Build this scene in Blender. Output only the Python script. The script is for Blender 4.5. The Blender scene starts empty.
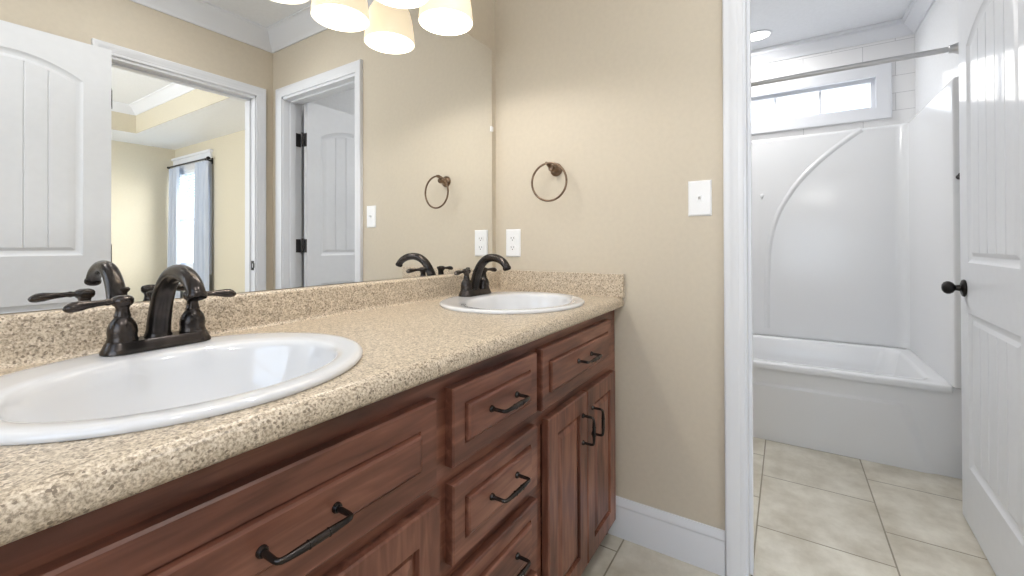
import bpy, bmesh, math, random
from mathutils import Vector, Matrix
random.seed(7)
S = bpy.context.scene
COL = S.collection
PI = math.pi

# ------------------------------------------------------------------ camera
W_PX, H_PX = 1024, 576
F_PX, SHIFT_PX = 428.65, 45.9
cam_d = bpy.data.cameras.new('camera')
cam = bpy.data.objects.new('camera', cam_d)
COL.objects.link(cam)
cam_d.sensor_fit = 'HORIZONTAL'
cam_d.sensor_width = 36.0
cam_d.lens = 36.0 * F_PX / W_PX
cam_d.shift_y = -SHIFT_PX / W_PX
cam_d.clip_start = 0.01
yaw, pitch, roll = math.radians(32.5788), math.radians(0.3073), math.radians(-0.1613)
fw = Vector((math.cos(yaw) * math.cos(pitch), math.sin(yaw) * math.cos(pitch), math.sin(pitch)))
rt = Vector((math.sin(yaw), -math.cos(yaw), 0))
up = rt.cross(fw)
rt2 = rt * math.cos(roll) + up * math.sin(roll)
up2 = -rt * math.sin(roll) + up * math.cos(roll)
M = Matrix(((rt2.x, up2.x, -fw.x, -1.5318), (rt2.y, up2.y, -fw.y, -1.0555), (rt2.z, up2.z, -fw.z, 1.0602), (0, 0, 0, 1)))
cam.matrix_world = M
S.camera = cam

# ------------------------------------------------------------------ colour management, world, lights
vs = S.view_settings
vs.view_transform = 'Standard'
vs.look = 'None'
vs.gamma = 1.0
vs.use_curve_mapping = False
vs.exposure = 0.0
S.cycles.max_bounces = 10
S.cycles.diffuse_bounces = 6
S.cycles.glossy_bounces = 6
S.cycles.sample_clamp_indirect = 4.0

wd = bpy.data.worlds.new('sky')
S.world = wd
wd.use_nodes = True
nt = wd.node_tree
nt.nodes.clear()
wo = nt.nodes.new('ShaderNodeOutputWorld')
bg = nt.nodes.new('ShaderNodeBackground')
tc = nt.nodes.new('ShaderNodeTexCoord')
sx = nt.nodes.new('ShaderNodeSeparateXYZ')
rp = nt.nodes.new('ShaderNodeValToRGB')
nt.links.new(tc.outputs['Generated'], sx.inputs[0])
nt.links.new(sx.outputs['Z'], rp.inputs[0])
rp.color_ramp.elements[0].position = 0.0
rp.color_ramp.elements[0].color = (0.85, 0.93, 1.0, 1)
rp.color_ramp.elements[1].position = 0.6
rp.color_ramp.elements[1].color = (0.45, 0.68, 1.0, 1)
nt.links.new(rp.outputs[0], bg.inputs[0])
bg.inputs[1].default_value = 2.6
nt.links.new(bg.outputs[0], wo.inputs[0])


def light(name, kind, loc, power, color=(1, 1, 1), aim=None, **kw):
    d = bpy.data.lights.new(name, kind)
    d.energy = power
    d.color = color
    for k, v in kw.items():
        setattr(d, k, v)
    o = bpy.data.objects.new(name, d)
    COL.objects.link(o)
    o.location = loc
    if aim is not None:
        o.rotation_euler = (Vector(aim)).to_track_quat('-Z', 'Y').to_euler()
    return o


# sun through the high window over the tub
light('sun', 'SUN', (6, 2, 5), 0.42, (1, 0.97, 0.92), aim=(-1, -0.36, -0.266), angle=0.01)
# daylight through the seen windows, and fill light from added ones
light('fill_vanity_left', 'AREA', (-2.52, -0.95, 1.5), 6.2, (0.92, 0.96, 1), aim=(1, 0.2, 0.55), shape='RECTANGLE', size=1.25, size_y=1.25)  # soft fill added behind the camera, at an added window
light('daylight_tub_window', 'AREA', (2.14, -0.99, 2.03), 1.4, (1, 1, 1), aim=(-1, 0, -0.35), shape='RECTANGLE', size=1.02, size_y=0.17)
light('fill_bedroom_left', 'AREA', (-2.5, -4.2, 1.5), 85, (0.95, 0.97, 1), aim=(1, -0.1, 0.15), shape='RECTANGLE', size=1.6, size_y=1.4)  # fill added on the hidden side of the bedroom, at an added window
light('daylight_curtain_window', 'AREA', (1.75, -5.75, 3.0), 130, (0.95, 0.98, 1), aim=(-1, -0.12, -0.85), shape='RECTANGLE', size=1.3, size_y=0.9)
light('daylight_bedroom_corner', 'AREA', (2.3, -4.5, 1.9), 170, (1, 0.99, 0.95), aim=(-1.1, -1.26, -0.25), shape='RECTANGLE', size=1.6, size_y=2.2)
# ceiling downlights: the one over the tub is seen, the others are added
light('fill_downlight_vanity', 'AREA', (-0.75, -1.18, 2.434), 5, (1, 0.98, 0.95), aim=(0, 0, -1), shape='DISK', size=0.13)  # unseen lamp added as fill for the vanity room
light('fill_downlight_behind', 'AREA', (-1.75, -1.30, 2.434), 6.5, (1, 0.98, 0.95), aim=(0, 0, -1), shape='DISK', size=0.13)  # added out of view to light the cabinet fronts
light('downlight_tub', 'AREA', (1.74, -0.905, 2.434), 4.8, (1, 0.985, 0.96), aim=(0, 0, -1), shape='DISK', size=0.13)

light('fill_downlight_tub', 'AREA', (1.21, -0.50, 2.434), 9.5, (1, 0.985, 0.96), aim=(0, 0, -1), shape='DISK', size=0.13)  # unseen lamp added to even out the tub room light

# ------------------------------------------------------------------ materials
def srgb(r, g, b):
    f = lambda c: (c / 255 / 12.92) if c / 255 <= 0.04045 else ((c / 255 + 0.055) / 1.055) ** 2.4
    return (f(r), f(g), f(b), 1)


def mat(name, col, rough=0.5, metal=0.0, spec=0.5, **kw):
    m = bpy.data.materials.new(name)
    m.use_nodes = True
    b = m.node_tree.nodes['Principled BSDF']
    b.inputs['Base Color'].default_value = col
    b.inputs['Roughness'].default_value = rough
    b.inputs['Metallic'].default_value = metal
    b.inputs['Specular IOR Level'].default_value = spec
    for k, v in kw.items():
        b.inputs[k].default_value = v
    return m


def nodes(m):
    return m.node_tree.nodes, m.node_tree.links, m.node_tree.nodes['Principled BSDF']


def noise_tint(m, c1, c2, scale=(8, 8, 8), detail=4, lo=0.35, hi=0.65, bump=0.0, nscale=1.0):
    n, l, b = nodes(m)
    t = n.new('ShaderNodeTexCoord')
    mp = n.new('ShaderNodeMapping')
    mp.inputs['Scale'].default_value = scale
    no = n.new('ShaderNodeTexNoise')
    no.inputs['Scale'].default_value = nscale
    no.inputs['Detail'].default_value = detail
    r = n.new('ShaderNodeValToRGB')
    r.color_ramp.elements[0].position = lo
    r.color_ramp.elements[0].color = c1
    r.color_ramp.elements[1].position = hi
    r.color_ramp.elements[1].color = c2
    l.new(t.outputs['Object'], mp.inputs[0])
    l.new(mp.outputs[0], no.inputs['Vector'])
    l.new(no.outputs['Fac'], r.inputs[0])
    l.new(r.outputs[0], b.inputs['Base Color'])
    if bump:
        bp = n.new('ShaderNodeBump')
        bp.inputs['Strength'].default_value = bump
        bp.inputs['Distance'].default_value = 0.002
        l.new(no.outputs['Fac'], bp.inputs['Height'])
        l.new(bp.outputs[0], b.inputs['Normal'])
    return no, r


def wall_paint(name, col):
    m = mat(name, col, 0.55, spec=0.3)
    c2 = tuple(min(1, x * 1.03) for x in col[:3]) + (1,)
    noise_tint(m, col, c2, (60, 60, 60), 3, bump=0.06)
    return m


BEIGE = wall_paint('beige_paint', srgb(204, 194, 177))
BEDPAINT = wall_paint('bedroom_paint', srgb(206, 198, 178))
CEIL = wall_paint('ceiling_white', srgb(234, 236, 240))
TUBWALL = wall_paint('bath_white_paint', srgb(228, 229, 231))
TRIM = mat('trim_white', srgb(224, 226, 231), 0.35)
DOORW = mat('door_white', srgb(224, 226, 230), 0.38)
noise_tint(DOORW, srgb(223, 225, 229), srgb(225, 227, 231), (30, 30, 30), 3)
PORC = mat('porcelain', srgb(224, 225, 228), 0.06, spec=0.6, **{'Coat Weight': 0.5, 'Coat Roughness': 0.03})
ACRYL = mat('acrylic_white', srgb(226, 227, 229), 0.16, spec=0.5)
BRONZE = mat('oil_rubbed_bronze', srgb(60, 56, 54), 0.24, 0.85)
noise_tint(BRONZE, srgb(50, 47, 46), srgb(76, 70, 67), (30, 30, 30), 3)
RINGM = mat('antique_bronze', srgb(120, 100, 82), 0.3, 0.9)
noise_tint(RINGM, srgb(105, 86, 70), srgb(135, 114, 96), (30, 30, 30), 3)
BLIND = mat('sky_tint_slat', srgb(150, 196, 218), 0.5)  # blue of the sky's reflection put into the colour, own colour unknown
BLACKM = mat('black_bronze', srgb(38, 36, 35), 0.35, 0.7)
noise_tint(BLACKM, srgb(34, 32, 31), srgb(46, 43, 42), (40, 40, 40), 3)
HINGE = mat('hinge_bronze', srgb(70, 68, 70), 0.4, 0.6)
CHROME = mat('satin_nickel', srgb(205, 205, 206), 0.38, 1.0)
PLAST = mat('white_plastic', srgb(240, 241, 243), 0.3)
SLOT = mat('dark_slot', srgb(60, 60, 62), 0.6)
CURTAIN = mat('pale_blue_fabric', srgb(190, 198, 212), 0.9, spec=0.1)
noise_tint(CURTAIN, srgb(184, 193, 208), srgb(198, 205, 217), (60, 60, 3), 3)
CARPET = mat('carpet', srgb(190, 180, 160), 0.95, spec=0.05)
noise_tint(CARPET, srgb(175, 165, 145), srgb(200, 190, 170), (200, 200, 200), 3, bump=0.3)
MIRROR = mat('mirror_glass', (0.94, 0.95, 0.945, 1), 0.0, 1.0)
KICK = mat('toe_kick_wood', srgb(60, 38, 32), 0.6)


def glass(name):
    m = bpy.data.materials.new(name)
    m.use_nodes = True
    n, l = m.node_tree.nodes, m.node_tree.links
    n.clear()
    o = n.new('ShaderNodeOutputMaterial')
    mx = n.new('ShaderNodeMixShader')
    t = n.new('ShaderNodeBsdfTransparent')
    g = n.new('ShaderNodeBsdfGlossy')
    g.inputs['Roughness'].default_value = 0.02
    mx.inputs[0].default_value = 0.05
    l.new(t.outputs[0], mx.inputs[1])
    l.new(g.outputs[0], mx.inputs[2])
    l.new(mx.outputs[0], o.inputs[0])
    return m


GLASS = glass('window_glass')


def emis(name, col, strength, base=(0.8, 0.8, 0.8, 1)):
    m = mat(name, base, 0.4)
    b = m.node_tree.nodes['Principled BSDF']
    b.inputs['Emission Color'].default_value = col
    b.inputs['Emission Strength'].default_value = strength
    return m


SHADE = emis('lit_frosted_glass', srgb(255, 236, 205), 0.62, srgb(225, 215, 195))
SHADEIN = emis('lit_glass_inside', srgb(255, 244, 225), 1.1, srgb(235, 230, 220))
BULB = emis('lit_bulb', srgb(255, 248, 235), 6.0)
LENS = emis('downlight_lens', srgb(255, 252, 245), 2.5)


def wood(name, vertical):
    m = mat(name, srgb(120, 76, 62), 0.33, spec=0.45)
    n, l, b = nodes(m)
    t = n.new('ShaderNodeTexCoord')
    mp = n.new('ShaderNodeMapping')
    mp.inputs['Scale'].default_value = (22, 22, 2.2) if vertical else (2.2, 22, 22)
    mp2 = n.new('ShaderNodeMapping')
    mp2.inputs['Scale'].default_value = (5, 5, 1.2) if vertical else (1.2, 5, 5)
    n1 = n.new('ShaderNodeTexNoise')
    n1.inputs['Scale'].default_value = 2.6
    n1.inputs['Detail'].default_value = 7
    n1.inputs['Distortion'].default_value = 0.6
    n2 = n.new('ShaderNodeTexNoise')
    n2.inputs['Scale'].default_value = 1.6
    n2.inputs['Detail'].default_value = 3
    n2.inputs['Distortion'].default_value = 1.0
    l.new(t.outputs['Object'], mp.inputs[0])
    l.new(t.outputs['Object'], mp2.inputs[0])
    l.new(mp.outputs[0], n1.inputs['Vector'])
    l.new(mp2.outputs[0], n2.inputs['Vector'])
    ad = n.new('ShaderNodeMath')
    ad.operation = 'MULTIPLY_ADD'
    ad.inputs[1].default_value = 0.42
    l.new(n1.outputs['Fac'], ad.inputs[0])
    ml = n.new('ShaderNodeMath')
    ml.operation = 'MULTIPLY'
    ml.inputs[1].default_value = 0.58
    l.new(n2.outputs['Fac'], ml.inputs[0])
    l.new(ml.outputs[0], ad.inputs[2])
    r = n.new('ShaderNodeValToRGB')
    e = r.color_ramp.elements
    e[0].position, e[0].color = 0.34, srgb(74, 43, 33)
    e[1].position, e[1].color = 0.68, srgb(160, 112, 91)
    k = e.new(0.5)
    k.color = srgb(117, 74, 59)
    l.new(ad.outputs[0], r.inputs[0])
    l.new(r.outputs[0], b.inputs['Base Color'])
    bp = n.new('ShaderNodeBump')
    bp.inputs['Strength'].default_value = 0.08
    bp.inputs['Distance'].default_value = 0.001
    l.new(n1.outputs['Fac'], bp.inputs['Height'])
    l.new(bp.outputs[0], b.inputs['Normal'])
    return m


WOODH = wood('cherry_wood_across', False)
WOODV = wood('cherry_wood_upright', True)


def laminate():
    m = mat('speckled_laminate', srgb(200, 180, 150), 0.3, spec=0.5)
    n, l, b = nodes(m)
    t = n.new('ShaderNodeTexCoord')
    n1 = n.new('ShaderNodeTexNoise')
    n1.inputs['Scale'].default_value = 300
    n1.inputs['Detail'].default_value = 3
    n1.inputs['Roughness'].default_value = 0.65
    n2 = n.new('ShaderNodeTexNoise')
    n2.inputs['Scale'].default_value = 90
    n2.inputs['Detail'].default_value = 4
    v = n.new('ShaderNodeTexVoronoi')
    v.inputs['Scale'].default_value = 330
    for q in (n1, n2, v):
        l.new(t.outputs['Object'], q.inputs['Vector'])
    r1 = n.new('ShaderNodeValToRGB')
    e = r1.color_ramp.elements
    e[0].position, e[0].color = 0.30, srgb(136, 125, 110)
    e[1].position, e[1].color = 0.70, srgb(236, 225, 212)
    k = e.new(0.44)
    k.color = srgb(182, 166, 148)
    k = e.new(0.52)
    k.color = srgb(209, 195, 174)
    l.new(n1.outputs['Fac'], r1.inputs[0])
    # dark and pale flecks
    sp = n.new('ShaderNodeSeparateColor')
    l.new(v.outputs['Color'], sp.inputs[0])
    r2 = n.new('ShaderNodeValToRGB')
    r2.color_ramp.interpolation = 'CONSTANT'
    e = r2.color_ramp.elements
    e[0].position, e[0].color = 0.0, (1, 1, 1, 1)
    e[1].position, e[1].color = 0.93, (0, 0, 0, 1)
    l.new(sp.outputs[0], r2.inputs[0])
    mx = n.new('ShaderNodeMix')
    mx.data_type = 'RGBA'
    l.new(r2.outputs[0], mx.inputs[0])
    mx.inputs[6].default_value = srgb(140, 126, 110)
    l.new(r1.outputs[0], mx.inputs[7])
    r3 = n.new('ShaderNodeValToRGB')
    e = r3.color_ramp.elements
    e[0].position, e[0].color = 0.35, (0.86, 0.84, 0.80, 1)
    e[1].position, e[1].color = 0.65, (1.05, 1.04, 1.02, 1)
    l.new(n2.outputs['Fac'], r3.inputs[0])
    mm = n.new('ShaderNodeMix')
    mm.data_type = 'RGBA'
    mm.blend_type = 'MULTIPLY'
    mm.inputs[0].default_value = 1
    l.new(mx.outputs[2], mm.inputs[6])
    l.new(r3.outputs[0], mm.inputs[7])
    l.new(mm.outputs[2], b.inputs['Base Color'])
    return m


LAMIN = laminate()


def tile_floor():
    m = mat('floor_tile', srgb(200, 192, 175), 0.35, spec=0.4)
    n, l, b = nodes(m)
    t = n.new('ShaderNodeTexCoord')
    mp = n.new('ShaderNodeMapping')
    mp.inputs['Location'].default_value = (-0.329 + 0.418 * 20, 0.958 + 0.398 * 20, 0)
    br = n.new('ShaderNodeTexBrick')
    br.offset = 0.5
    br.offset_frequency = 2
    br.inputs['Scale'].default_value = 1
    br.inputs['Brick Width'].default_value = 0.418
    br.inputs['Row Height'].default_value = 0.398
    br.inputs['Mortar Size'].default_value = 0.0028
    br.inputs['Mortar Smooth'].default_value = 0.1
    br.inputs['Bias'].default_value = 0
    br.inputs['Color1'].default_value = (1, 1, 1, 1)
    br.inputs['Color2'].default_value = (0.94, 0.94, 0.94, 1)
    br.inputs['Mortar'].default_value = (1, 1, 1, 1)
    l.new(t.outputs['Object'], mp.inputs[0])
    l.new(mp.outputs[0], br.inputs['Vector'])
    no = n.new('ShaderNodeTexNoise')
    no.inputs['Scale'].default_value = 7
    no.inputs['Detail'].default_value = 8
    no.inputs['Roughness'].default_value = 0.62
    l.new(t.outputs['Object'], no.inputs['Vector'])
    r = n.new('ShaderNodeValToRGB')
    e = r.color_ramp.elements
    e[0].position, e[0].color = 0.32, srgb(184, 176, 159)
    e[1].position, e[1].color = 0.68, srgb(220, 215, 202)
    l.new(no.outputs['Fac'], r.inputs[0])
    mm = n.new('ShaderNodeMix')
    mm.data_type = 'RGBA'
    mm.blend_type = 'MULTIPLY'
    mm.inputs[0].default_value = 1
    l.new(r.outputs[0], mm.inputs[6])
    l.new(br.outputs['Color'], mm.inputs[7])
    mx = n.new('ShaderNodeMix')
    mx.data_type = 'RGBA'
    l.new(br.outputs['Fac'], mx.inputs[0])
    l.new(mm.outputs[2], mx.inputs[6])
    mx.inputs[7].default_value = srgb(138, 130, 114)
    l.new(mx.outputs[2], b.inputs['Base Color'])
    bp = n.new('ShaderNodeBump')
    bp.inputs['Strength'].default_value = 0.4
    bp.inputs['Distance'].default_value = 0.002
    bp.invert = True
    l.new(br.outputs['Fac'], bp.inputs['Height'])
    l.new(bp.outputs[0], b.inputs['Normal'])
    return m


def wall_tile():
    m = mat('white_wall_tile', srgb(235, 236, 237), 0.25)
    n, l, b = nodes(m)
    t = n.new('ShaderNodeTexCoord')
    s = n.new('ShaderNodeSeparateXYZ')
    c = n.new('ShaderNodeCombineXYZ')
    l.new(t.outputs['Object'], s.inputs[0])
    ay = n.new('ShaderNodeMath')
    ay.operation = 'ADD'
    ay.inputs[1].default_value = 1.481 + 0.32 * 10
    az = n.new('ShaderNodeMath')
    az.operation = 'ADD'
    az.inputs[1].default_value = -2.114 + 0.109 * 30
    l.new(s.outputs['Y'], ay.inputs[0])
    l.new(s.outputs['Z'], az.inputs[0])
    l.new(ay.outputs[0], c.inputs['X'])
    l.new(az.outputs[0], c.inputs['Y'])
    br = n.new('ShaderNodeTexBrick')
    br.offset = 0.5
    br.inputs['Scale'].default_value = 1
    br.inputs['Brick Width'].default_value = 0.32
    br.inputs['Row Height'].default_value = 0.109
    br.inputs['Mortar Size'].default_value = 0.0016
    br.inputs['Mortar Smooth'].default_value = 0.1
    br.inputs['Color1'].default_value = srgb(236, 236, 237)
    br.inputs['Color2'].default_value = srgb(232, 232, 233)
    br.inputs['Mortar'].default_value = srgb(196, 196, 198)
    l.new(c.outputs[0], br.inputs['Vector'])
    l.new(br.outputs['Color'], b.inputs['Base Color'])
    return m


FLOORT = tile_floor()
WTILE = wall_tile()

# ------------------------------------------------------------------ helpers
BASES = {}


class MB:
    """collects geometry in world coordinates; build() links it as ONE mesh"""

    def __init__(s):
        s.v, s.f = [], []

    def add(s, vs_, fs):
        o = len(s.v)
        s.v += [tuple(v) for v in vs_]
        s.f += [tuple(i + o for i in f) for f in fs]
        return s

    def box(s, x0, x1, y0, y1, z0, z1):
        v = [(x0, y0, z0), (x1, y0, z0), (x1, y1, z0), (x0, y1, z0), (x0, y0, z1), (x1, y0, z1), (x1, y1, z1), (x0, y1, z1)]
        return s.add(v, [(0, 3, 2, 1), (4, 5, 6, 7), (0, 1, 5, 4), (1, 2, 6, 5), (2, 3, 7, 6), (3, 0, 4, 7)])

    def loops(s, L, closed=True, cap0=False, cap1=False, wrap=False):
        n = len(L[0])
        vs_ = [p for lp in L for p in lp]
        fs = []
        m = len(L)
        for i in range(m if wrap else m - 1):
            a, b = i * n, ((i + 1) % m) * n
            for j in range(n if closed else n - 1):
                k = (j + 1) % n
                fs.append((a + j, a + k, b + k, b + j))
        if cap0:
            fs.append(tuple(range(n))[::-1])
        if cap1:
            fs.append(tuple(range((m - 1) * n, m * n)))
        return s.add(vs_, fs)

    def lathe(s, c, prof, axis=(0, 0, 1), n=28, cap0=True, cap1=True):
        ax = Vector(axis).normalized()
        u = ax.orthogonal().normalized()
        w = ax.cross(u)
        c = Vector(c)
        L = [[c + ax * h + (u * math.cos(2 * PI * k / n) + w * math.sin(2 * PI * k / n)) * r for k in range(n)] for r, h in prof]
        return s.loops(L, cap0=cap0, cap1=cap1)

    def tube(s, pts, radii, n=14, caps=True, squash=None):
        """sweep circles along a polyline; radii number or list"""
        P = [Vector(p) for p in pts]
        if not isinstance(radii, (list, tuple)):
            radii = [radii] * len(P)
        T = []
        for i in range(len(P)):
            a = P[max(i - 1, 0)]
            b = P[min(i + 1, len(P) - 1)]
            T.append((b - a).normalized())
        u = T[0].orthogonal().normalized()
        L = []
        for i, p in enumerate(P):
            u = (u - T[i] * u.dot(T[i])).normalized()
            w = T[i].cross(u)
            L.append([p + (u * math.cos(2 * PI * k / n) + w * math.sin(2 * PI * k / n)) * radii[i] for k in range(n)])
        return s.loops(L, cap0=caps, cap1=caps)

    def torus(s, c, axis, R, r, n=56, m=12):
        ax = Vector(axis).normalized()
        u = ax.orthogonal().normalized()
        w = ax.cross(u)
        c = Vector(c)
        L = []
        for i in range(n):
            a = 2 * PI * i / n
            d = u * math.cos(a) + w * math.sin(a)
            L.append([c + d * (R + r * math.cos(2 * PI * j / m)) + ax * r * math.sin(2 * PI * j / m) for j in range(m)])
        return s.loops(L, wrap=True)

    def build(s, name, m, parent=None, smooth=False, bevel=0, seg=2, weld=0):
        base = Vector((0, 0, 0))
        if parent is not None:
            base = BASES[parent.name]
        me = bpy.data.meshes.new(name)
        me.from_pydata([tuple(Vector(v) - base) for v in s.v], [], s.f)
        bm = bmesh.new()
        bm.from_mesh(me)
        if weld:
            bmesh.ops.remove_doubles(bm, verts=bm.verts, dist=weld)
        bmesh.ops.recalc_face_normals(bm, faces=bm.faces)
        if smooth:
            for f in bm.faces:
                f.smooth = True
            lim = math.radians(smooth if not isinstance(smooth, bool) else 40)
            for e in bm.edges:
                if len(e.link_faces) == 2 and e.calc_face_angle(0) > lim:
                    e.smooth = False
        bm.to_mesh(me)
        bm.free()
        me.materials.append(m)
        o = bpy.data.objects.new(name, me)
        COL.objects.link(o)
        if parent is not None:
            o.parent = parent
        BASES[o.name] = base
        if bevel:
            bv = o.modifiers.new('bevel', 'BEVEL')
            bv.width = bevel
            bv.segments = seg
            bv.limit_method = 'ANGLE'
            bv.angle_limit = math.radians(35)
            bv.harden_normals = False
        return o


def tag(o, label=None, cat=None, group=None, kind=None):
    if label:
        o['label'] = label
    if cat:
        o['category'] = cat
    if group:
        o['group'] = group
    if kind:
        o['kind'] = kind
    return o


def thing(name, loc, label, cat, group=None, kind=None):
    o = bpy.data.objects.new(name, None)
    o.empty_display_size = 0.05
    COL.objects.link(o)
    o.location = loc
    BASES[o.name] = Vector(loc)
    return tag(o, label, cat, group, kind)


def copy_tree(o, parent=None):
    c = o.copy()
    COL.objects.link(c)
    if parent is not None:
        c.parent = parent
    BASES[c.name] = BASES[o.name]
    for ch in list(o.children):
        copy_tree(ch, c)
    return c


def struct(mb, name, m, label, cat, parent=None, **kw):
    o = mb.build(name, m, parent, **kw)
    if parent is None:
        tag(o, label, cat, kind='structure')
    return o


# ------------------------------------------------------------------ the shell
ZC = 2.44          # ceiling
XL = -2.6          # left end of the rooms
YF = -1.7925       # wall facing the mirror
D_Y0, D_Y1 = -1.684, -0.936   # tub doorway in the end wall
DH = 2.013         # door opening height
B_X0, B_X1 = -0.829, -0.100   # bedroom doorway
TX, TYL, TYR = 2.03, -0.15, -1.732   # tub room back, left, right walls
BX1, BY1 = 1.10, -6.49        # bedroom right and far wall

mb = MB()
mb.box(XL, 2.15, -1.86, 0.12, -0.1, 0)
struct(mb, 'floor', FLOORT, 'beige ceramic floor tiles with grey grout in running bond', 'floor')
mb = MB()
mb.box(XL, BX1 + 0.1, BY1 - 0.1, -1.8605, -0.1, 0)
struct(mb, 'floor_bedroom', CARPET, 'beige carpet of the bedroom beyond the doorway', 'floor')
mb = MB()
mb.box(XL - 0.1, 2.15, -1.86, 0.12, ZC, ZC + 0.1)
struct(mb, 'ceiling', CEIL, 'flat white ceiling over vanity and tub', 'ceiling')
# bedroom tray ceiling: soffit ring and raised centre
TR = (-2.0, 0.45, -5.78, -2.6)
mb = MB()
z = ZC + 0.02
mb.box(XL - 0.1, BX1 + 0.1, BY1 - 0.1, TR[2], z, z + 0.4)
mb.box(XL - 0.1, BX1 + 0.1, TR[3], -1.8605, z, z + 0.4)
mb.box(XL - 0.1, TR[0], TR[2], TR[3], z, z + 0.4)
mb.box(TR[1], BX1 + 0.1, TR[2], TR[3], z, z + 0.4)
mb.box(TR[0], TR[1], TR[2], TR[3], 2.78, 2.9)
struct(mb, 'ceiling_bedroom', CEIL, 'white bedroom ceiling with a raised tray', 'ceiling')
mb = MB()
q = 0.006
mb.box(TR[0], TR[1], TR[2], TR[2] + q, z, 2.78)
mb.box(TR[0], TR[1], TR[3] - q, TR[3], z, 2.78)
mb.box(TR[0], TR[0] + q, TR[2], TR[3], z, 2.78)
mb.box(TR[1] - q, TR[1], TR[2], TR[3], z, 2.78)
struct(mb, 'trim_1', BEDPAINT, 'beige painted upright band around the raised ceiling tray', 'trim')

mb = MB()
mb.box(XL, 0.12, 0.006, 0.12, 0, ZC)
struct(mb, 'wall_back', BEIGE, 'beige wall behind the big vanity mirror', 'wall')
mb = MB()
mb.box(0, 0.12, D_Y1, 0.006, 0, ZC)
mb.box(0, 0.12, YF - 0.06, D_Y0, 0, ZC)
mb.box(0, 0.12, D_Y0, D_Y1, DH, ZC)
struct(mb, 'wall_right', BEIGE, 'beige end wall with towel ring and doorway to the tub', 'wall')
mb = MB()
mb.box(XL, B_X0, YF - 0.12, YF, 0, ZC)
mb.box(B_X1, 0.0, YF - 0.12, YF, 0, ZC)
mb.box(B_X0, B_X1, YF - 0.12, YF, DH, ZC)
struct(mb, 'wall_front', BEIGE, 'beige wall with bedroom doorway seen in the mirror', 'wall')
# unseen left wall with an opening added for the fill light
mb = MB()
mb.box(XL - 0.1, XL, -0.30, 0.12, 0, ZC)
mb.box(XL - 0.1, XL, YF - 0.12, -1.60, 0, ZC)
mb.box(XL - 0.1, XL, -1.60, -0.30, 0, 0.85)
mb.box(XL - 0.1, XL, -1.60, -0.30, 2.15, ZC)
struct(mb, 'wall_left', BEIGE, 'beige wall behind the viewer, with an opening added for fill light', 'wall')
# tub room walls
W_Y0, W_Y1, W_Z0, W_Z1 = -1.555, -0.44, 1.915, 2.135
mb = MB()
mb.box(TX, TX + 0.12, W_Y1, TYL + 0.1, 0, ZC)
mb.box(TX, TX + 0.12, TYR - 0.12, W_Y0, 0, ZC)
mb.box(TX, TX + 0.12, W_Y0, W_Y1, 0, W_Z0)
mb.box(TX, TX + 0.12, W_Y0, W_Y1, W_Z1, ZC)
struct(mb, 'wall_tub_back', WTILE, 'white tiled wall with a high window above the tub', 'wall')
mb = MB()
mb.box(0.12, TX, TYR - 0.12, TYR, 0, ZC)
struct(mb, 'wall_tub_right', TUBWALL, 'white wall at the right end of the tub', 'wall')
mb = MB()
mb.box(0.12, TX, TYL, TYL + 0.1, 0, ZC)
struct(mb, 'wall_tub_left', TUBWALL, 'white wall at the hidden left end of the tub', 'wall')
# bedroom walls
mb = MB()
BW = (-6.42, -5.40, 0.75, 2.12)
mb.box(BX1, BX1 + 0.1, BW[1], -1.8605, 0, 2.5)
mb.box(BX1, BX1 + 0.1, BY1 - 0.1, BW[0], 0, 2.5)
mb.box(BX1, BX1 + 0.1, BW[0], BW[1], 0, BW[2])
mb.box(BX1, BX1 + 0.1, BW[0], BW[1], BW[3], 2.5)
struct(mb, 'wall_bedroom_right', BEDPAINT, 'beige bedroom wall with curtained window', 'wall')
mb = MB()
mb.box(XL, BX1, BY1 - 0.1, BY1, 0, 2.5)
struct(mb, 'wall_bedroom_far', BEDPAINT, 'plain beige far wall of the bedroom', 'wall')
mb = MB()
mb.box(XL - 0.1, XL, BY1 - 0.1, -5.05, 0, 2.5)
mb.box(XL - 0.1, XL, -3.35, YF - 0.12, 0, 2.5)
mb.box(XL - 0.1, XL, -5.05, -3.35, 0, 0.75)
mb.box(XL - 0.1, XL, -5.05, -3.35, 2.25, 2.5)
struct(mb, 'wall_bedroom_left', BEDPAINT, 'beige bedroom wall out of sight, with an opening added for fill light', 'wall')


def simple_window(name, axis_x, x, y0, y1, z0, z1, label):
    t = thing(name, (x, (y0 + y1) / 2, z0), label, 'window', kind='structure')
    m_ = MB()
    for a, b, c, d in ((y0, y0 + .05, z0, z1), (y1 - .05, y1, z0, z1), (y0, y1, z0, z0 + .05), (y0, y1, z1 - .05, z1), (y0, y1, (z0 + z1) / 2 - .02, (z0 + z1) / 2 + .02)):
        m_.box(x - .05, x - .01, a, b, c, d)
    m_.build('window_frame', TRIM, t)
    MB().box(x - .032, x - .028, y0 + .04, y1 - .04, z0 + .04, z1 - .04).build('pane', GLASS, t)


simple_window('added_window_3', True, XL, -1.60, -0.30, 0.85, 2.15, 'white window added around the fill light behind the viewer')  # frame and pane added around the vanity fill light
simple_window('added_window_4', True, XL, -5.05, -3.35, 0.75, 2.25, 'white window added around the fill light in the hidden bedroom wall')  # added to frame the bedroom fill light


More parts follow.
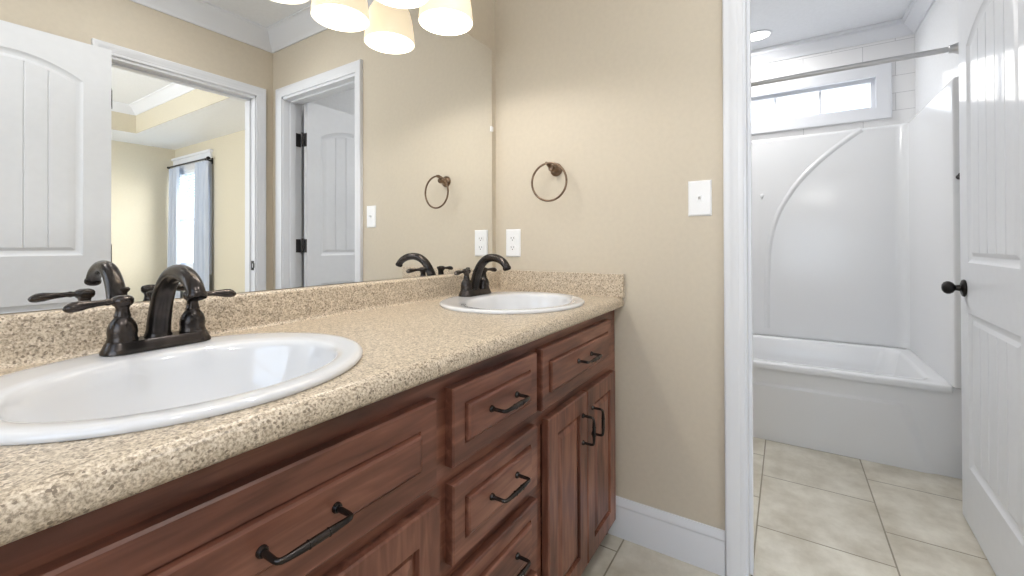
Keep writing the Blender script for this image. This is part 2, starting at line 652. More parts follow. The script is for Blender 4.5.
# crown mouldings: closed loop of a profile around a rectangle
def crown(name, x0, x1, y0, y1, zt, label, h=0.115, d=0.085):
    prof = [(0, -h), (.010, -h), (.014, -h + .012), (.022, -h + .020), (.045, -h + .045), (.060, -.035), (d - .012, -.018), (d - .006, -.012), (d, -.010), (d, 0)]
    L = [[(x0 + a, y0 + a, zt + b), (x1 - a, y0 + a, zt + b), (x1 - a, y1 - a, zt + b), (x0 + a, y1 - a, zt + b)] for a, b in prof]
    m_ = MB()
    m_.loops(L)
    return struct(m_, name, TRIM, label, 'trim', smooth=30)


crown('trim_2', XL, 0, YF, 0.006, ZC, 'white crown moulding around the vanity room ceiling')
crown('trim_3', 0.12, TX, TYR, TYL, ZC, 'white crown moulding around the tub room ceiling', h=0.09, d=0.07)
crown('trim_4', TR[0] + q, TR[1] - q, TR[2] + q, TR[3] - q, 2.78, 'white crown moulding inside the bedroom ceiling tray', h=.10, d=.09)


# casings and jambs
CPROF = [(0, 0), (0, .010), (.004, .012), (.014, .0125), (.017, .0145), (.034, .016), (.038, .0185), (.052, .019), (.056, .016), (.057, 0)]


def casing(name, plane, at, a, b, H, sgn, label, jamb_to=None, stop=None):
    """plane 'x': wall plane x=at, opening spans y a..b; the profile leaves the wall along sgn"""
    m_ = MB()

    def pt(u, t, z_):
        return (at + sgn * t, u, z_) if plane == 'x' else (u, at + sgn * t, z_)
    g = -0.008
    L = [[pt(a - o - g, t, 0), pt(a - o - g, t, H + o), pt(b + o - .008, t, H + o), pt(b + o - .008, t, 0)] for o, t in CPROF]
    m_.loops(L, closed=False)
    return struct(m_, name, TRIM, label, 'trim', smooth=30)


casing('trim_5', 'x', 0, D_Y0, D_Y1, DH, -1, 'white door casing around the tub doorway on the vanity side')
casing('trim_6', 'y', YF, B_X0, B_X1, DH, 1, 'white door casing around the bedroom doorway')
casing('trim_7', 'x', 0.12, D_Y0, D_Y1, DH, 1, 'white door casing around the tub doorway on the tub side')
casing('trim_8', 'y', YF - 0.12, B_X0, B_X1, DH, -1, 'white door casing on the bedroom side of the doorway')
# jambs with stops
JT = 0.016
mb = MB()
mb.box(-0.002, 0.122, D_Y1 - JT, D_Y1 + 0.001, 0, DH)
mb.box(-0.002, 0.122, D_Y0 - 0.001, D_Y0 + JT, 0, DH)
mb.box(-0.002, 0.122, D_Y0, D_Y1, DH - JT, DH + .001)
mb.box(0.04, 0.078, D_Y1 - JT - .010, D_Y1 - JT, 0, DH - JT)
mb.box(0.04, 0.078, D_Y0 + JT, D_Y0 + JT + .010, 0, DH - JT)
mb.box(0.04, 0.078, D_Y0 + JT, D_Y1 - JT, DH - JT - .010, DH - JT)
struct(mb, 'trim_9', TRIM, 'white jamb lining the tub doorway', 'trim', bevel=.0015)
jamb_b = thing('trim_10', (B_X1, YF, 0), 'white jamb lining the bedroom doorway with a dark strike plate', 'trim', kind='structure')
mb = MB()
mb.box(B_X1 - JT, B_X1 + .001, YF - .122, YF + .002, 0, DH)
mb.box(B_X0 - .001, B_X0 + JT, YF - .122, YF + .002, 0, DH)
mb.box(B_X0, B_X1, YF - .122, YF + .002, DH - JT, DH + .001)
mb.box(B_X1 - JT - .010, B_X1 - JT, YF - .082, YF - .045, 0, DH - JT)
mb.box(B_X0 + JT, B_X0 + JT + .010, YF - .082, YF - .045, 0, DH - JT)
mb.box(B_X0 + JT, B_X1 - JT, YF - .082, YF - .045, DH - JT - .010, DH - JT)
mb.build('jamb', TRIM, jamb_b, bevel=.0015)
mb = MB()
zz, yy = 0.93, YF - 0.022
mb.box(B_X1 - JT - .003, B_X1 - JT + .001, yy - .014, yy + .014, zz - .03, zz - .013)
mb.box(B_X1 - JT - .003, B_X1 - JT + .001, yy - .014, yy + .014, zz + .013, zz + .03)
mb.box(B_X1 - JT - .003, B_X1 - JT + .001, yy + .008, yy + .020, zz - .015, zz + .015)
mb.box(B_X1 - JT - .003, B_X1 - JT + .001, yy - .014, yy - .008, zz - .015, zz + .015)
mb.build('strike_plate', BLACKM, jamb_b)

# baseboards: (offset, z) profile
BPROF = [(0, 0), (.015, 0), (.015, .098), (.012, .104), (.012, .110), (.014, .113), (.013, .122), (.008, .130), (.005, .139), (0, .139)]


def baseboard(name, p0, p1, nrm, label):
    m_ = MB()
    n = Vector(nrm)
    L = []
    for p in (Vector(p0), Vector(p1)):
        L.append([p + n * a + Vector((0, 0, b)) for a, b in BPROF])
    m_.loops(L, cap0=True, cap1=True)
    return struct(m_, name, TRIM, label, 'trim', smooth=30)


baseboard('baseboard_right', (0, D_Y1 + .049, 0), (0, -0.44, 0), (-1, 0, 0), 'white baseboard under the towel ring wall')
baseboard('baseboard_front', (XL, YF, 0), (B_X0 - .049, YF, 0), (0, 1, 0), 'white baseboard on the wall opposite the vanity')
baseboard('baseboard_bedroom', (BX1, -1.87, 0), (BX1, BY1, 0), (-1, 0, 0), 'white baseboard in the bedroom below the window')
baseboard('baseboard_tub', (0.21, TYR, 0), (1.14, TYR, 0), (0, 1, 0), 'white baseboard behind the open tub room door')


# ------------------------------------------------------------------ interior doors
def arch_loop(x0, x1, z0, z1, rise, ins, depth, n=24):
    """outline of an arched panel at inset; list of (x, depth, z)"""
    xa, xb, za = x0 + ins, x1 - ins, z0 + ins
    pts = [(xa, depth, za)]
    pts.append((xb, depth, za))
    cx, hw = (x0 + x1) / 2, (x1 - x0) / 2
    for i in range(n + 1):
        x = xb + (xa - xb) * i / n
        t = (x - cx) / hw
        zt = z1 + rise * (1 - t * t) - ins
        pts.append((x, depth, zt))
    return pts


def leaf_mesh(w, h, t, stile=.098, spring=1.808, low=1.035):
    """panelled leaf in local coordinates: x 0..w from the hinge edge, y -t..0, z 0..h; both faces panelled"""
    m_ = MB()
    panels = [(stile, w - stile, low, spring, .075), (stile, w - stile, .218, .792, 0.0)]
    rings = [(0, 0), (.004, .003), (.016, .0085), (.024, .009), (.038, .0035)]
    for side in (0, 1):
        def P(p):
            x, d, zz_ = p
            return (x, -d, zz_) if side == 0 else (x, -t + d, zz_)
        # plate with two holes
        bm = bmesh.new()
        es = []

        def loop(pts):
            vv = [bm.verts.new(P(p)) for p in pts]
            for i in range(len(vv)):
                es.append(bm.edges.new((vv[i], vv[(i + 1) % len(vv)])))
        loop([(0, 0, 0), (w, 0, 0), (w, 0, h), (0, 0, h)])
        for pn in panels:
            loop(arch_loop(*pn, 0, 0))
        bmesh.ops.triangle_fill(bm, edges=es, use_beauty=True)
        bm.verts.index_update()
        m_.add([v.co[:] for v in bm.verts], [[v.index for v in f.verts] for f in bm.faces])
        bm.free()
        for pn in panels:
            L = [[P(p) for p in arch_loop(*pn, i_, d_)] for i_, d_ in rings]
            m_.loops(L)
            # plank field with V grooves
            ins, d0 = rings[-1]
            x0, x1, z0, z1, rise = pn
            cx, hw = (x0 + x1) / 2, (x1 - x0) / 2
            xa, xb = x0 + ins, x1 - ins
            npl = 5
            xs = []
            for k in range(npl + 1):
                xk = xa + (xb - xa) * k / npl
                if 0 < k < npl:
                    xs += [(xk - .0035, d0), (xk, d0 + .004), (xk + .0035, d0)]
                else:
                    xs.append((xk, d0))
                if k < npl:
                    for j in (1, 2, 3, 4):
                        xs.append((xk + .0035 + ((xb - xa) / npl - .007) * j / 5, d0))
            lo = [P((x, d, z0 + ins)) for x, d in xs]
            hi = [P((x, d, z1 + rise * (1 - ((x - cx) / hw) ** 2) - ins)) for x, d in xs]
            m_.loops([lo, hi], closed=False)
    # edges
    m_.loops([[(0, 0, 0), (w, 0, 0), (w, 0, h), (0, 0, h)], [(0, -t, 0), (w, -t, 0), (w, -t, h), (0, -t, h)]])
    return m_


def knob(m_, c, d):
    """round rose and egg shaped knob leaving the door along d"""
    m_.lathe(c, [(.0, 0), (.031, 0), (.033, .003), (.031, .008), (.020, .012), (.012, .014), (.010, .026), (.013, .029), (.020, .034), (.0245, .042), (.0245, .050), (.020, .058), (.012, .063), (0, .0645)], axis=d, n=32, cap0=False, cap1=False)


def swing_door(name, hinge, w, h, t, rotz, mirror_y, label, hinge_z, kn_z=.890, spring=1.808, low=1.035):
    root = thing(name, hinge, label, 'door', kind='structure')
    BASES[root.name] = Vector((0, 0, 0))
    m_ = leaf_mesh(w, h, t, spring=spring, low=low)
    s_ = -1 if mirror_y else 1
    m_.v = [(x, y * s_, z + .010) for x, y, z in m_.v]
    m_.build('door_leaf', DOORW, root, smooth=25, weld=.0004)
    k = MB()
    knob(k, (w - .062, 0, kn_z), (0, s_, 0))
    k.build('door_knob', BLACKM, root, smooth=35)
    k = MB()
    knob(k, (w - .062, -t * s_, kn_z), (0, -s_, 0))
    k.v = [(x, -t * s_ + (y + t * s_) * .55, z) for x, y, z in k.v]
    k.build('door_knob', BLACKM, root, smooth=35)
    k = MB()
    k.box(w - .001, w + .0015, -t * .5 * s_ - .012, -t * .5 * s_ + .012, kn_z - .028, kn_z + .028)
    k.build('latch_plate', BLACKM, root)
    for hz in hinge_z:
        k = MB()
        if mirror_y:
            k.lathe((-.004, -t * s_ - .006 * s_, hz - .045), [(.0, 0), (.0065, 0), (.0065, .09), (.004, .094), (0, .095)], n=14, cap0=False, cap1=False)
            k.box(.0, .002, min(0, -t * s_) , max(0, -t * s_), hz - .044, hz + .044)
            k.v = [(x - .001, y, z) for x, y, z in k.v]
            k.build('hinge', HINGE, root)
            continue
        k.lathe((-.008, -t - .006, hz - .045), [(.0, 0), (.0065, 0), (.0065, .09), (.004, .094), (0, .095)], n=14, cap0=False, cap1=False)
        k.box(-.040, .0, -.073, -.070, hz - .044, hz + .044)
        k.box(-.002, .0, -t + .001, -.006, hz - .044, hz + .044)
        k.build('hinge', HINGE, root)
    root.rotation_euler = (0, 0, rotz)
    return root


swing_door('door_1', (0.118, -1.594, 0), 0.700, 2.0, .035, math.radians(-2.8), False,
           'white two-panel plank door standing open into the tub room', (1.755, 1.055, .25), spring=1.783, low=.978)
swing_door('door_2', (-0.826, -1.705, 0), 0.638, 2.0, .035, PI + math.radians(2.5), True,
           'white arched plank door folded back against the wall, seen in the mirror', (1.78, 1.02, .25), kn_z=.9, spring=1.816, low=1.005)

# ------------------------------------------------------------------ vanity cabinet
YFR, YDF = -0.525, -0.545      # frame and door faces
van = thing('vanity_cabinet', (-0.765, -0.26, 0), 'long reddish brown wooden double vanity cabinet with raised panel fronts', 'cabinet')
mb = MB()
mb.box(-1.53, -1.512, -.50, -.004, 0.0, .830)
mb.box(-.026, -.008, -.50, -.004, 0.0, .830)
mb.box(-1.512, -.026, -.50, -.004, .09, .108)
mb.box(-1.512, -.026, -.016, -.004, .108, .830)
mb.box(-.972, -.954, -.50, -.016, .108, .70)
mb.box(-.606, -.588, -.50, -.016, .108, .70)
mb.build('carcass', WOODV, van)
mb = MB()
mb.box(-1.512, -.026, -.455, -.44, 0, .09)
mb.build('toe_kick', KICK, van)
# face frame: rails and stiles
mb = MB()
fx = [(-1.53, -1.455), (-.985, -.925), (-.625, -.570), (-.065, -.006)]
for a, b in fx:
    mb.box(a, b, YFR, -.498, .085, .832)
for (a, b) in ((-1.455, -.985), (-.925, -.625), (-.570, -.065)):
    mb.box(a, b, YFR, -.498, .78, .832)
    mb.box(a, b, YFR, -.498, .085, .125)
    mb.box(a, b, YFR, -.498, .600, .655)
mb.box(-.925, -.625, YFR, -.498, .425, .475)
mb.box(-.925, -.625, YFR, -.498, .245, .295)
mb.build("face_frame", WOODH, van)


def panel_front(x0, x1, z0, z1, m, frame, name, parent, raised=False):
    """raised panel front: frame, groove and bevelled field, y towards the room is negative"""
    yf, yb = YDF, YFR + .0005
    t = MB()
    R = [(0, yb), (0, yf + .003), (.003, yf), (frame, yf), (frame + .002, yf + .010), (frame + .008, yf + .010), (frame + .011, yf + .005), (frame + .026, yf + .001)]
    if raised:
        R = [(0, yb), (0, yf + .003), (.003, yf), (frame, yf), (frame + .001, yf + .0035), (frame + .0035, yf + .0035), (frame + .0045, yf - .005), (frame + .0085, yf - .0075)]
    L = [[(x0 + i, y, z0 + i), (x1 - i, y, z0 + i), (x1 - i, y, z1 - i), (x0 + i, y, z1 - i)] for i, y in R]
    t.loops(L, cap0=True, cap1=True)
    return t.build(name, m, parent)


def pull(cx, cz, length, vertical, parent, out=0.0):
    """bar pull: two feet with collars and a swelling bar"""
    t = MB()
    half = length / 2

    def P(s, d):
        return (cx, YDF - out - d, cz + s) if vertical else (cx + s, YDF - out - d, cz)
    pts, rad = [], []
    for s, d, r in ((-half, 0, .0042), (-half, .027, .0036), (-half + .0012, .0315, .0036), (-half + .004, .034, .0037), (-half + .010, .035, .0039), (-half * .45, .0355, .0048), (0, .0355, .0052),
                    (half * .45, .0355, .0048), (half - .010, .035, .0039), (half - .004, .034, .0037), (half - .0012, .0315, .0036), (half, .027, .0036), (half, 0, .0042)):
        pts.append(P(s, d))
        rad.append(r)
    t.tube(pts, rad, n=12)
    for s in (-half, half):
        t.lathe(P(s, -.0005), [(0, 0), (.0070, 0), (.0070, .003), (.0055, .006), (0, .006)], axis=(0, -1, 0), n=16, cap0=False, cap1=False)
    for s in (-.013, .013):
        t.torus(P(s, .0355), (0, 0, 1) if vertical else (1, 0, 0), .0048, .0010, n=18, m=8)
    return t.build('pull', BRONZE, parent, smooth=40)


for (x0, x1, z0, z1, fr) in ((-1.478, -.974, .643, .791, .040), (-.932, -.620, .653, .797, .033), (-.932, -.620, .475, .621, .033),
                             (-.932, -.620, .297, .443, .033), (-.932, -.620, .105, .265, .033), (-.594, -.098, .645, .799, .034)):
    d = panel_front(x0, x1, z0, z1, WOODH, fr, 'drawer_front', van, raised=True)
    pull((x0 + x1) / 2, (z0 + z1) / 2 + (.004 if x0 > -1 else -.004), .096, False, d, out=.0075)
for (x0, x1, px) in ((-1.478, -1.226, -1.262), (-1.220, -.966, -1.184), (-.562, -.312, -.346), (-.306, -.056, -.272)):
    d = panel_front(x0, x1, .088, .613, WOODV, .052, 'door', van)
    pull(px, .512, .080, True, d)

# ------------------------------------------------------------------ countertop
ZT = 0.868
SINKX, SINKY = (-1.241, -0.334), -0.293
top = thing('countertop', (-0.765, -0.28, .83), 'long speckled tan laminate countertop with rounded front edge and backsplash', 'countertop')
mb = MB()
x0, x1 = -1.545, -0.002
YN = -0.560
bm = bmesh.new()
es = []


def lp(pts):
    vv = [bm.verts.new(p) for p in pts]
    for i in range(len(vv)):
        es.append(bm.edges.new((vv[i], vv[(i + 1) % len(vv)])))


lp([(x0, YN + .022, ZT), (x1, YN + .022, ZT), (x1, -.034, ZT), (x0, -.034, ZT)])
for sx_ in SINKX:
    lp([(sx_ + .238 * math.cos(2 * PI * k / 48), SINKY + .208 * math.sin(2 * PI * k / 48), ZT) for k in range(48)])
bmesh.ops.triangle_fill(bm, edges=es, use_beauty=True)
bm.verts.index_update()
mb.add([v.co[:] for v in bm.verts], [[v.index for v in f.verts] for f in bm.faces])
bm.free()
for sx_ in SINKX:
    L = [[(sx_ + .238 * math.cos(2 * PI * k / 48), SINKY + .208 * math.sin(2 * PI * k / 48), zz) for k in range(48)] for zz in (ZT, ZT - .034)]
    mb.loops(L)
prof = [(YN + .022, ZT)]
for k in range(1, 8):
    a = k / 7 * PI / 2
    prof.append((YN + .022 - .022 * math.sin(a), ZT - .022 + .022 * math.cos(a)))
for k in range(0, 6):
    a = k / 5 * PI / 2
    prof.append((YN + .010 - .010 * math.cos(a), .842 - .010 * math.sin(a)))
prof += [(YN + .05, .832)]
mb.loops([[(x0, y, z_) for y, z_ in prof], [(x1, y, z_) for y, z_ in prof]], closed=False)
capp = [(x0, y, z_) for y, z_ in prof] + [(x0, -.034, .832), (x0, -.034, ZT)]
mb.add(capp, [tuple(range(len(capp)))])
mb.build('worktop', LAMIN, top, smooth=50, weld=.0003)
mb = MB()
prof = [(-.034, ZT)]
for k in range(1, 6):
    a = k / 5 * PI / 2
    prof.append((-.034 + .012 * math.sin(a), ZT + .012 - .012 * math.cos(a)))
for k in range(0, 7):
    a = k / 6 * PI / 2
    prof.append((-.012 - .010 * math.cos(a), .940 + .010 * math.sin(a)))
prof += [(.005, .950), (.005, ZT - .02), (-.034, ZT - .02)]
mb.loops([[(x0, y, z_) for y, z_ in prof], [(x1, y, z_) for y, z_ in prof]], cap0=True, cap1=True)
mb.build('backsplash', LAMIN, top, smooth=50)
mb = MB()
mb.box(-.020, -.0015, -.562, -.0225, ZT - .001, .952)
mb.build('side_splash', LAMIN, top, bevel=.0015)

# ------------------------------------------------------------------ sinks
sink = thing('sink', (SINKX[0], SINKY, ZT), 'white oval drop-in sink nearest the viewer, under the near faucet', 'sink', 'oval vanity sinks')
rings = [(.249, .230, 0, .0005), (.251, .232, 0, .004), (.2500, .231, 0, .0075), (.2475, .2285, 0, .0098), (.2435, .2245, 0, .0108), (.234, .211, -.003, .0110), (.216, .182, -.018, .0100),
         (.204, .168, -.024, .0082), (.199, .162, -.026, .0055), (.195, .157, -.027, -.003), (.190, .152, -.027, -.022), (.182, .144, -.026, -.048), (.168, .128, -.023, -.078),
         (.140, .105, -.018, -.106), (.100, .075, -.010, -.126), (.055, .045, -.004, -.136), (.026, .026, 0, -.139)]
mb = MB()
N = 72
L = [[(SINKX[0] + a * math.cos(2 * PI * k / N), SINKY + c + b * math.sin(2 * PI * k / N), ZT + zz) for k in range(N)] for a, b, c, zz in rings]
mb.loops(L)
mb.build('basin', PORC, sink, smooth=60)
mb = MB()
mb.lathe((SINKX[0], SINKY, ZT - .142), [(.0, -.004), (.029, -.004), (.030, .003), (.027, .0055), (.021, .004), (.020, .001)], n=28, cap0=False, cap1=False)
mb.lathe((SINKX[0], SINKY, ZT - .142), [(.0, .0), (.017, .001), (.0185, .005), (.014, .009), (0, .010)], n=24, cap0=False, cap1=False)
mb.build('drain', BRONZE, sink, smooth=40)
s2 = copy_tree(sink)
s2.location.x = SINKX[1]
s2['label'] = 'white oval drop-in sink at the far end beside the end wall'

# ------------------------------------------------------------------ faucets
FX, FY, FZ = SINKX[0] + .018, -.105, ZT + .0112


def rrect(cx, cy, hx, hy, r, zz, n=8):
    pts = []
    for qx, qy, a0 in ((1, 1, 0), (-1, 1, PI / 2), (-1, -1, PI), (1, -1, 1.5 * PI)):
        for k in range(n + 1):
            a = a0 + PI / 2 * k / n
            pts.append((cx + qx * (hx - r) + r * math.cos(a), cy + qy * (hy - r) + r * math.sin(a), zz))
    return pts


fau = thing('faucet', (FX, FY, FZ), 'dark bronze two-handle arched faucet on the near sink', 'faucet', 'bronze vanity faucets')
mb = MB()
L = [rrect(FX, FY, hx, hy, r, FZ + zz) for hx, hy, r, zz in ((.080, .027, .0265, 0), (.080, .027, .0265, .004), (.0775, .0245, .024, .008), (.0745, .0215, .021, .016), (.0725, .0195, .019, .019))]
mb.loops(L, cap0=True, cap1=True)
mb.build('base_plate', BRONZE, fau, smooth=50)
# spout
mb = MB()
pts, rad = [], []
ctrl = [(.006, .016), (.001, .045), (-.012, .080), (-.032, .110), (-.060, .1295), (-.090, .1350), (-.118, .131), (-.140, .121), (-.153, .109), (-.157, .102)]


def catmull(P, n=6):
    out = []
    for i in range(len(P) - 1):
        p0, p1, p2, p3 = P[max(i - 1, 0)], P[i], P[i + 1], P[min(i + 2, len(P) - 1)]
        for k in range(n):
            t = k / n
            out.append(tuple(.5 * (2 * p1[c] + (p2[c] - p0[c]) * t + (2 * p0[c] - 5 * p1[c] + 4 * p2[c] - p3[c]) * t * t + (3 * p1[c] - p0[c] - 3 * p2[c] + p3[c]) * t ** 3) for c in range(len(p1))))
    out.append(tuple(P[-1]))
    return out


cr = [(y, z_, r) for (y, z_), r in zip(ctrl, (.0185, .0175, .0165, .0155, .0148, .0140, .0135, .0130, .0126, .0124))]
for y, z_, r in catmull(cr):
    pts.append((FX, FY + y, FZ + z_))
    rad.append(r)
mb.tube(pts, rad, n=22)
mb.lathe((FX, FY + .006, FZ + .017), [(0.0, 0), (.0205, 0), (.0205, .003), (.0190, .007), (.018, .012)], n=26, cap0=False, cap1=False)
tip = Vector(pts[-1])
dr = (Vector(pts[-1]) - Vector(pts[-3])).normalized()
mb.lathe(tip - dr * .002, [(.0, 0), (.0140, 0), (.0145, .003), (.0140, .007), (.0125, .009), (.0115, .004), (0, .004)], axis=dr, n=22, cap0=False, cap1=False)
mb.build('spout', BRONZE, fau, smooth=45)
for sgn in (-1, 1):
    hx = FX + sgn * .051
    mb = MB()
    mb.lathe((hx, FY, FZ + .018), [(0, 0), (.0205, 0), (.0212, .003), (.0200, .006), (.0195, .010), (.0203, .016), (.0196, .024), (.0170, .032), (.0130, .038), (.0108, .041), (.0116, .044), (.0102, .047),
                                   (.0090, .056), (.0105, .060), (.0130, .062), (.0150, .066), (.0150, .072), (.0130, .0755), (.008, .078), (0, .0785)], n=30, cap0=False, cap1=False)
    h = mb.build('handle', BRONZE, fau, smooth=40)
    mb = MB()
    L = []
    prof = [(.008, .0050, .0050, 0), (.016, .0052, .0050, 0), (.020, .0060, .0060, 0), (.024, .0048, .0048, 0), (.034, .0055, .0052, -.0005), (.044, .0074, .0064, -.001), (.055, .0098, .0084, -.002),
            (.064, .0100, .0084, -.003), (.069, .0082, .0068, -.004), (.0725, .0052, .0042, -.0045), (.0745, .001, .001, -.0048)]
    ang = math.radians(4 if sgn > 0 else 8)
    for s_, a, b, dz in prof:
        cx_, cy_ = hx + sgn * s_ * math.cos(ang), FY - s_ * math.sin(ang)
        L.append([(cx_ + math.sin(ang) * sgn * a * math.cos(2 * PI * k / 16), cy_ + a * math.cos(2 * PI * k / 16), FZ + .087 + dz + b * math.sin(2 * PI * k / 16)) for k in range(16)])
    mb.loops(L, cap0=True, cap1=True)
    mb.build('lever', BRONZE, h, smooth=50)
mb = MB()
mb.tube([(FX, FY + .034, FZ - .001), (FX, FY + .034, FZ + .085)], .0028, n=10)
mb.lathe((FX, FY + .034, FZ + .080), [(0, 0), (.004, 0), (.0045, .006), (.008, .010), (.0085, .014), (.006, .017), (0, .0175)], n=16, cap0=False, cap1=False)
mb.build('lift_rod', BRONZE, fau, smooth=40)
[c for c in fau.children if c.name.startswith('spout')][0].rotation_euler.z = math.radians(-1)
f2 = copy_tree(fau)
f2.location.x = SINKX[1] + .042
[c for c in f2.children if c.name.startswith('spout')][0].rotation_euler.z = math.radians(-10)
f2['label'] = 'dark bronze two-handle arched faucet on the far sink by the wall outlet'

# ------------------------------------------------------------------ mirror
mir = thing('mirror', (-.77, 0, .951), 'large frameless wall mirror above the vanity backsplash', 'mirror')
mb = MB()
mb.box(-1.545, -.036, 0.0, .0055, .9515, 1.893)
mb.build('mirror_glass', MIRROR, mir)
for cx_, cz_ in ((-.036, 1.553), (-.5, 1.893), (-1.1, 1.893)):
    mb = MB()
    if cz_ > 1.8:
        mb.box(cx_ - .009, cx_ + .009, -.0035, .0055, cz_ - .010, cz_ + .010)
    else:
        mb.box(cx_ - .010, cx_ + .006, -.0035, .0055, cz_ - .011, cz_ + .011)
    mb.build('clip', PLAST, mir, bevel=.002)

# ------------------------------------------------------------------ vanity light
LX = (-.480, -.680, -.880, -1.080)
vl = thing('vanity_light', (-.78, 0, 2.0), 'bronze bar vanity light with lit cream bell shades above the mirror', 'vanity light')
mb = MB()
mb.box(-1.12, -.44, -.022, .0055, 1.965, 2.045)
mb.build('back_plate', RINGM, vl, bevel=.006, seg=3)
for i, lx in enumerate(LX):
    mb = MB()
    mb.tube([(lx, -.015, 2.005), (lx, -.055, 2.018), (lx, -.095, 2.020), (lx, -.122, 2.005), (lx, -.132, 1.98), (lx, -.132, 1.955)], .0075, n=12)
    mb.lathe((lx, -.132, 1.918), [(.030, 0), (.033, .006), (.030, .022), (.018, .034), (.010, .042), (0, .042)], n=26, cap0=True, cap1=False)
    arm = mb.build('arm', RINGM, vl, smooth=40)
    mb = MB()
    po = [(.026, 1.930), (.040, 1.926), (.058, 1.912), (.070, 1.890), (.078, 1.860), (.083, 1.825), (.086, 1.795), (.087, 1.778)]
    mb.lathe((lx, -.132, 0), [(r, z_) for r, z_ in po], n=40, cap0=True, cap1=False)
    sh = mb.build('lamp_shade', SHADE, vl, smooth=60)
    mb = MB()
    pi_ = [(.087, 1.778), (.084, 1.778), (.083, 1.795), (.080, 1.825), (.075, 1.858), (.067, 1.886), (.055, 1.907), (.030, 1.919), (0, 1.920)]
    mb.lathe((lx, -.132, 0), [(r, z_) for r, z_ in pi_], n=40, cap0=False, cap1=False)
    mb.build('shade_lining', SHADEIN, sh, smooth=60)
    mb = MB()
    mb.lathe((lx, -.132, 0), [(.012, 1.915), (.013, 1.895), (.018, 1.880), (.026, 1.862), (.028, 1.845), (.024, 1.828), (.014, 1.817), (0, 1.814)], n=24, cap0=True, cap1=False)
    mb.build('bulb', BULB, vl, smooth=60)
    light('vanity_bulb', 'POINT', (lx, -.132, 1.800), 2.9, (1, 0.965, 0.925), shadow_soft_size=.012)

# ------------------------------------------------------------------ towel ring
tr = thing('towel_ring', (0, -.288, 1.358), 'antique bronze towel ring on the end wall above the outlet', 'towel ring')
mb = MB()
mb.lathe((-.0006, -.288, 1.356), [(0, 0), (.026, 0), (.026, .004), (.021, .009), (.016, .012), (.013, .022), (.0115, .030), (.013, .040), (.0125, .046), (.009, .050), (0, .051)], axis=(-1, 0, 0), n=28, cap0=False, cap1=False)
mb.tube([(-.040, -.288, 1.360), (-.050, -.280, 1.368), (-.062, -.280, 1.372), (-.074, -.281, 1.372)], [.010, .0085, .0075, .006], n=14)
mb.build('mount', RINGM, tr, smooth=40)
mb = MB()
mb.torus((-.068, -.289, 1.300), (1, .05, 0), .0725, .0042)
mb.build('ring', RINGM, tr, smooth=60)


# ------------------------------------------------------------------ switch and outlets
def plate(name, y, z_, label, cat, kind):
    t = thing(name, (0, y, z_), label, cat)
    m_ = MB()
    hw, hh = .036, .0585
    L = [[(-d, y - hw + i, z_ - hh + i), (-d, y + hw - i, z_ - hh + i), (-d, y + hw - i, z_ + hh - i), (-d, y - hw + i, z_ + hh - i)] for i, d in ((0, .0006), (0, .002), (.004, .0055), (.006, .006))]
    m_.loops(L, cap0=True, cap1=True)
    m_.build('cover_plate', PLAST, t)
    if kind == 'toggle':
        m_ = MB()
        m_.box(-.0075, -.005, y - .006, y + .006, z_ - .0125, z_ + .0125)
        m_.build('toggle_slot', PLAST, t, bevel=.0008)
        m_ = MB()
        m_.loops([[(-.006, y - .0045, z_ - .004), (-.006, y + .0045, z_ - .004), (-.006, y + .0045, z_ + .006), (-.006, y - .0045, z_ + .006)],
                  [(-.018, y - .0035, z_ + .004), (-.018, y + .0035, z_ + .004), (-.018, y + .0035, z_ + .010), (-.018, y - .0035, z_ + .010)]], cap0=True, cap1=True)
        m_.build('toggle', PLAST, t, bevel=.0008)
        for dz in (-.030, .030):
            m_ = MB()
            m_.lathe((-.0055, y, z_ + dz), [(0, 0), (.0032, 0), (.0028, .0012), (0, .0014)], axis=(-1, 0, 0), n=14, cap0=False, cap1=False)
            m_.build('screw', PLAST, t)
    else:
        for dz in (-.0195, .0195):
            m_ = MB()
            m_.loops([[(-d, y + r * .0165 * math.cos(2 * PI * k / 24), z_ + dz + max(-.0125, min(.0125, r * .0165 * math.sin(2 * PI * k / 24)))) for k in range(24)] for r, d in ((1, .005), (1, .0072), (.93, .008))], cap1=True)
            rc = m_.build('receptacle', PLAST, t)
            m_ = MB()
            m_.box(-.0084, -.0072, y - .0075, y - .0055, z_ + dz - .002, z_ + dz + .006)
            m_.box(-.0084, -.0072, y + .0055, y + .0075, z_ + dz - .002, z_ + dz + .006)
            m_.lathe((-.0072, y, z_ + dz - .007), [(0, 0), (.0024, 0), (.0024, .0012), (0, .0012)], axis=(-1, 0, 0), n=12, cap0=False, cap1=False)
            m_.build('slots', SLOT, rc)
        m_ = MB()
        m_.lathe((-.0055, y, z_), [(0, 0), (.0032, 0), (.0028, .0012), (0, .0014)], axis=(-1, 0, 0), n=14, cap0=False, cap1=False)
        m_.build('screw', PLAST, t)
    return t


plate('light_switch', -.816, 1.211, 'white toggle light switch plate beside the tub doorway', 'light switch', 'toggle')
plate('wall_outlet', -.084, 1.066, 'white duplex wall outlet above the far faucet', 'outlet', 'duplex')

